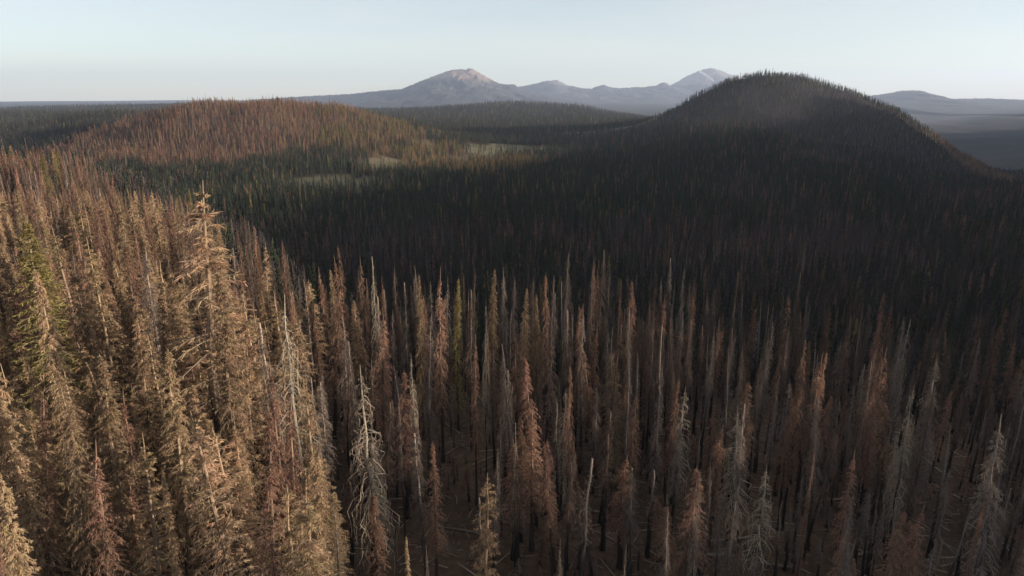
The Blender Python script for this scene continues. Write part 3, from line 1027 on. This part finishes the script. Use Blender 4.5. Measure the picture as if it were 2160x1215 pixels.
def composition(x, y):
    """share of each kind of tree by place: rows follow FAR_KEYS"""
    n = len(x)
    u = x / y
    ye = np.interp(x, EDGE_X, EDGE_Y)
    bench = (x < -20) & (y < ye + 12)
    red = np.exp(-(((x + 490) / 300) ** 2 + ((y - 1320) / 370) ** 2))
    cone = np.exp(-(((x - 760) / 480) ** 2 + ((y - 1650) / 480) ** 2)) > 0.35
    nz = wav(x, y, 120, 10)
    nz2 = wav(x, y, 45, 22)
    pr = np.zeros((n, 7))
    # shaded valley: dark living green to the left, burnt dark brown to the right and near
    green = np.clip(0.5 + 0.6 * nz + 0.7 * sm(450, 900, y) - 0.3 * sm(0.05, 0.4, u), 0.05, 1)
    pr[:, 3] = green
    pr[:, 5] = (1.1 - green) * 0.8
    pr[:, 4] = (1.1 - green) * 0.14
    pr[:, 6] = (1.1 - green) * 0.30
    pr[:, 0] = 0.10 + 0.1 * (nz2 > 0.4)
    nr = (y < 430) & ~bench
    pr[nr] = [0.04, 0.0, 0.01, 0.28, 0.05, 0.22, 0.45]  # slope behind the near stand: dark kinds stand in for valley shade
    b = bench
    ol = np.clip(0.05 + 0.55 * (wav(x, y, 60, 5) > 0.35) * sm(330, 480, y), 0, 1)[b]
    pr[b] = np.c_[0.55 - 0.3 * ol, 0.30 + 0 * ol, ol, 0.02 + 0 * ol, 0.08 + 0 * ol, 0.10 + 0 * ol, 0.02 + 0 * ol]
    ft = (x < 150) & (y > 560) & (y < 930 + 60 * nz2)
    pr[ft & ~b] = [0.05, 0.02, 0.05, 0.75, 0.03, 0.08, 0.05]
    r = (red > 0.36 + 0.12 * nz2) & (y > 930 + 40 * nz2)
    pr[r] = np.c_[0.56 + 0 * red[r], 0.32 + 0 * red[r], 0.03 + 0 * red[r], 0.06 + 0 * red[r], 0.08 + 0 * red[r], 0.10 + 0 * red[r], 0.04 + 0 * red[r]]
    rf = r & (x + 60 * nz2 > -290) | (np.exp(-(((x + 90) / 170) ** 2 + ((y - 1100) / 190) ** 2)) > 0.45 + 0.28 * nz2)
    pr[rf] = [0.20, 0.25, 0.42, 0.20, 0.03, 0.04, 0]
    pr[cone] = [0.03, 0.0, 0.0, 0.10, 0.05, 0.16, 0.80]  # darkest kinds paint the shaded cone face
    pr[cone & (x > 960)] = [0.45, 0.30, 0.10, 0.08, 0.05, 0.08, 0.05]  # lighter kinds paint the sunlit right flank
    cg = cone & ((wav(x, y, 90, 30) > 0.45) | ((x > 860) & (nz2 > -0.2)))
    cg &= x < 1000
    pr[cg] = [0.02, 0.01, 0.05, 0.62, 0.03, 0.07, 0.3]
    fl = y > 2100
    pr[fl] = [0.04, 0.01, 0.03, 0.60, 0.04, 0.12, 0.25]
    bk = (x < -760) & (y > 900) & ~r
    pr[bk] = [0.02, 0.0, 0.02, 0.50, 0.03, 0.08, 0.45]  # dark kinds here stand in for the shadow behind the red hill
    return pr


# left bench beyond the individuals, and slopes to 360 m: full-detail meshes; farther: light meshes
specs = [('bench', 150, 360, 4.6, 18.0, 60), ('mid', 360, 1000, 4.7, 16.0, 0), ('hills', 1000, 2100, 6.3, 15.5, 0), ('beyond', 2100, 3600, 13.0, 20.0, 0), ('last', 3600, 4700, 20.0, 21.0, 0)]
pts = {'left': [], 'red': [], 'valley': [], 'cone': [], 'beyond': []}
for (nm, y0, y1, sp, hm, near) in specs:
    x, y = mass(y0, y1, sp, hm, near)
    n = len(x)
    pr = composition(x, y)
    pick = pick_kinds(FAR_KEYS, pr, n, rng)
    if nm == 'bench':
        full = {'f_russet': 'russet', 'f_gold': 'russet', 'f_olive': 'olive', 'f_grey': 'fine', 'f_dark': 'dark'}
        src = pick.copy()
        for a, b_ in full.items():
            s = np.isin(src, LIB_INDEX[a])
            pick[s] = rng.choice(LIB_INDEX[b_], s.sum())
            if b_ == 'russet':
                s &= rng.random(n) < 0.45
                pick[s] = rng.choice(LIB_INDEX['dark'], s.sum())
    h = np.clip(rng.normal(hm, 4.2, n) + 2.2 * wav(x, y, 35, 28), 7, 30)
    wide = rng.uniform(0.65, 1.05, n)
    if y0 >= 2000:
        wide *= 1.6
    ye = np.interp(x, EDGE_X, EDGE_Y)
    bench = (x < 0) & (y < ye + 60)
    red = ((x + 620) / 420) ** 2 + ((y - 1430) / 420) ** 2 < 1
    cone = ((x - 800) / 560) ** 2 + ((y - 1700) / 560) ** 2 < 1
    h = np.where(cone, h * 0.68, np.where(red, h * 0.88, h))
    wide = np.where(cone, wide * 0.85, wide)
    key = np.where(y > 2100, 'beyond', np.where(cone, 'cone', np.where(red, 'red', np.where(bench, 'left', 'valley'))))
    for k_ in pts:
        s = key == k_
        pts[k_].append((x[s], y[s], pick[s], h[s], wide[s]))
# the shading ridge and the ground behind and beside the camera carry the same wood
p = jgrid(60, 2600, -350, 2300, 10.0, rng)
bd, _ = ridge_z(p[:, 0], p[:, 1])
p = p[(bd < 130) & (np.abs(p[:, 0]) > 0.92 * p[:, 1])]
pts['valley'].append((p[:, 0], p[:, 1], pick_kinds(FAR_KEYS, np.array([0.3, 0.05, 0.02, 0.2, 0.2, 0.15, 0.1]), len(p), rng), np.clip(rng.normal(21, 3, len(p)), 12, 28), rng.uniform(0.7, 1.0, len(p))))
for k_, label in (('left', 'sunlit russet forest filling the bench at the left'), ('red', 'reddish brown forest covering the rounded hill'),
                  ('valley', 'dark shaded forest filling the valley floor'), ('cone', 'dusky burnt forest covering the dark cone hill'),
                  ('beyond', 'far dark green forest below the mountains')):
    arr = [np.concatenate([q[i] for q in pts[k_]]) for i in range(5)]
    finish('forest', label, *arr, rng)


# fallen trunks lying in the gaps
def make_log(seed):
    g = np.random.default_rng(seed)
    s_ = np.linspace(0, 1, 9)
    P_ = np.c_[(s_ - 0.5) * 10, np.cumsum(g.normal(size=9) * 0.06), 0.20 + np.abs(g.normal(size=9)) * 0.03]
    v_, q_ = tubes(P_[None], (0.24 * (1 - 0.7 * s_))[None], 7)
    body = Buf()
    body.add(v_, q_, jitter((0.20, 0.165, 0.135), len(v_), g, 0.25), 1)
    nb = 16
    t_ = g.uniform(0.25, 0.98, nb)
    b0 = np.c_[(t_ - 0.5) * 10, np.interp(t_, s_, P_[:, 1]), np.full(nb, 0.22)]
    dd = g.normal(size=(nb, 3)) * [0.5, 0.9, 0.5] + [0.35, 0, 0.35]
    dd[:, 2] = np.abs(dd[:, 2])
    ln_ = g.uniform(0.3, 1.1, nb)[:, None]
    v_, q_ = tubes(np.stack([b0, b0 + dd * ln_ * 0.5, b0 + dd * ln_ - [0, 0, 0.05]], 1), np.tile([0.035, 0.022, 0.008], (nb, 1)), 3)
    stub = Buf()
    stub.add(v_, q_, jitter((0.18, 0.15, 0.125), len(v_), g, 0.25), 1)
    return body.mesh('stem'), stub.mesh('branch_stubs')


LOGS = [make_log(4000 + i) for i in range(4)]
for i, (px, py, deg, ln, near_to) in enumerate((
        (595, 1040, 4, 11, 'below the left curly snag'), (690, 1146, -6, 9, 'at the bottom between the two curly snags'), (860, 1052, 8, 10, 'right of the broken topped curly snag'),
        (970, 1120, -14, 8, 'left of the low tan drooping conifer'), (1135, 1066, 3, 12, 'right of the low tan drooping conifer'), (1232, 1080, -9, 8, 'left of the thick black leaning trunk'),
        (1330, 1122, 12, 9, 'right of the thick black leaning trunk'), (1440, 1168, -3, 11, 'just left of the short pale topped snag foot'), (1530, 1140, 7, 12, 'right of the short pale topped snag'),
        (1600, 1190, -12, 9, 'at the bottom edge below the grey pink spire'), (1690, 1120, 5, 9, 'below the very thin russet sapling'), (1790, 1175, 16, 10, 'at the bottom edge in the dark right half'),
        (1905, 1130, -7, 9, 'below the pale ragged snag at right'), (2010, 1180, 4, 10, 'left of the thin reddish sapling near the corner'))):
    p_ = hit_ground(px, py)
    root = bpy.data.objects.new('fallen_log', None)
    COL.objects.link(root)
    root.location = (p_[0], p_[1], gz1(p_[0], p_[1]) - 0.04)
    root.rotation_euler = (0, 0, math.radians(deg + (180 if i % 2 else 0)))
    root.scale = (ln / 10, 1, 1)
    root['label'] = 'fallen grey log lying on brown ground ' + near_to
    root['category'] = 'log'
    root['group'] = 'fallen logs in the near stand'
    obj('stem', LOGS[i % 4][0], root)
    obj('branch_stub', LOGS[i % 4][1], root)

# dead brush and saplings between the near trunks
p = jgrid(-110, 130, 36, 165, 2.1, rng)
p = p[(np.abs(p[:, 0]) < 0.95 * p[:, 1]) & (wav(p[:, 0], p[:, 1], 14, 26) > -0.35)]
n = len(p)
pk = np.concatenate([rng.choice(LIB_INDEX[k_], m_) for k_, m_ in (('fine', n // 3), ('dark', n // 3), ('russet', n - 2 * (n // 3)))])
rng.shuffle(pk)
hh = np.clip(rng.exponential(1.7, n) + 0.6, 0.6, 7.5)
o = finish('undergrowth', 'dead brush and scorched saplings between the near trunks', p[:, 0], p[:, 1], pk, hh, np.clip(hh / H0 * rng.uniform(2.0, 4.5, n), 0.12, 0.6), rng)

# litter of dead branches on the near ground
rl = np.random.default_rng(909)
p = jgrid(-100, 120, 40, 150, 1.9, rl)
p = p[np.abs(p[:, 0]) < 0.9 * p[:, 1]]
n = len(p)
a_ = rl.uniform(0, math.pi, n)
L_ = np.clip(rl.exponential(1.4, n) + 0.5, 0.5, 7)
d_ = np.c_[np.cos(a_), np.sin(a_)] * L_[:, None] * 0.5
ends = []
for f_ in (-1.0, 0.0, 1.0):
    q_ = p + d_ * f_ + (rl.normal(size=(n, 2)) * 0.08 if f_ == 0 else 0)
    ends.append(np.c_[q_, ground_z(q_[:, 0], q_[:, 1]) + 0.06 + np.abs(rl.normal(size=n)) * 0.10])
lv, lq = tubes(np.stack(ends, 1), (0.020 + 0.022 * L_)[:, None] * np.array([1.0, 0.8, 0.3])[None], 4)
lb = Buf()
lb.add(lv, lq, np.repeat(jitter((0.19, 0.155, 0.125), n, rl, 0.45), 12, axis=0), 1)
obj('debris', lb.mesh('debris'), kind='stuff', label='litter of dead grey branches strewn over the near ground', category='debris')

# ------------------------------------------------------------------ haze
def build_haze():
    B, z0, z1 = 30000.0, -420.0, 960.0
    V = np.array([[sx * B, sy * B, z] for z in (z0, z1) for sx, sy in ((-1, -1), (1, -1), (1, 1), (-1, 1))])
    Q = np.array([[3, 2, 1, 0], [4, 5, 6, 7], [0, 1, 5, 4], [1, 2, 6, 5], [2, 3, 7, 6], [3, 0, 4, 7]])
    m = bpy.data.materials.new('haze')
    m.use_nodes = True
    nt = m.node_tree
    nt.nodes.clear()
    out = nt.nodes.new('ShaderNodeOutputMaterial')
    pv = nt.nodes.new('ShaderNodeVolumePrincipled')
    pv.inputs['Color'].default_value = (0.60, 0.73, 1.0, 1)
    pv.inputs['Density'].default_value = 3.7e-5
    pv.inputs['Anisotropy'].default_value = 0.2
    nt.links.new(pv.outputs[0], out.inputs['Volume'])
    obj('haze', new_mesh('haze', V, Q, None, (m,)), kind='stuff', label='thin pale evening haze over the valley and mountains')


build_haze()
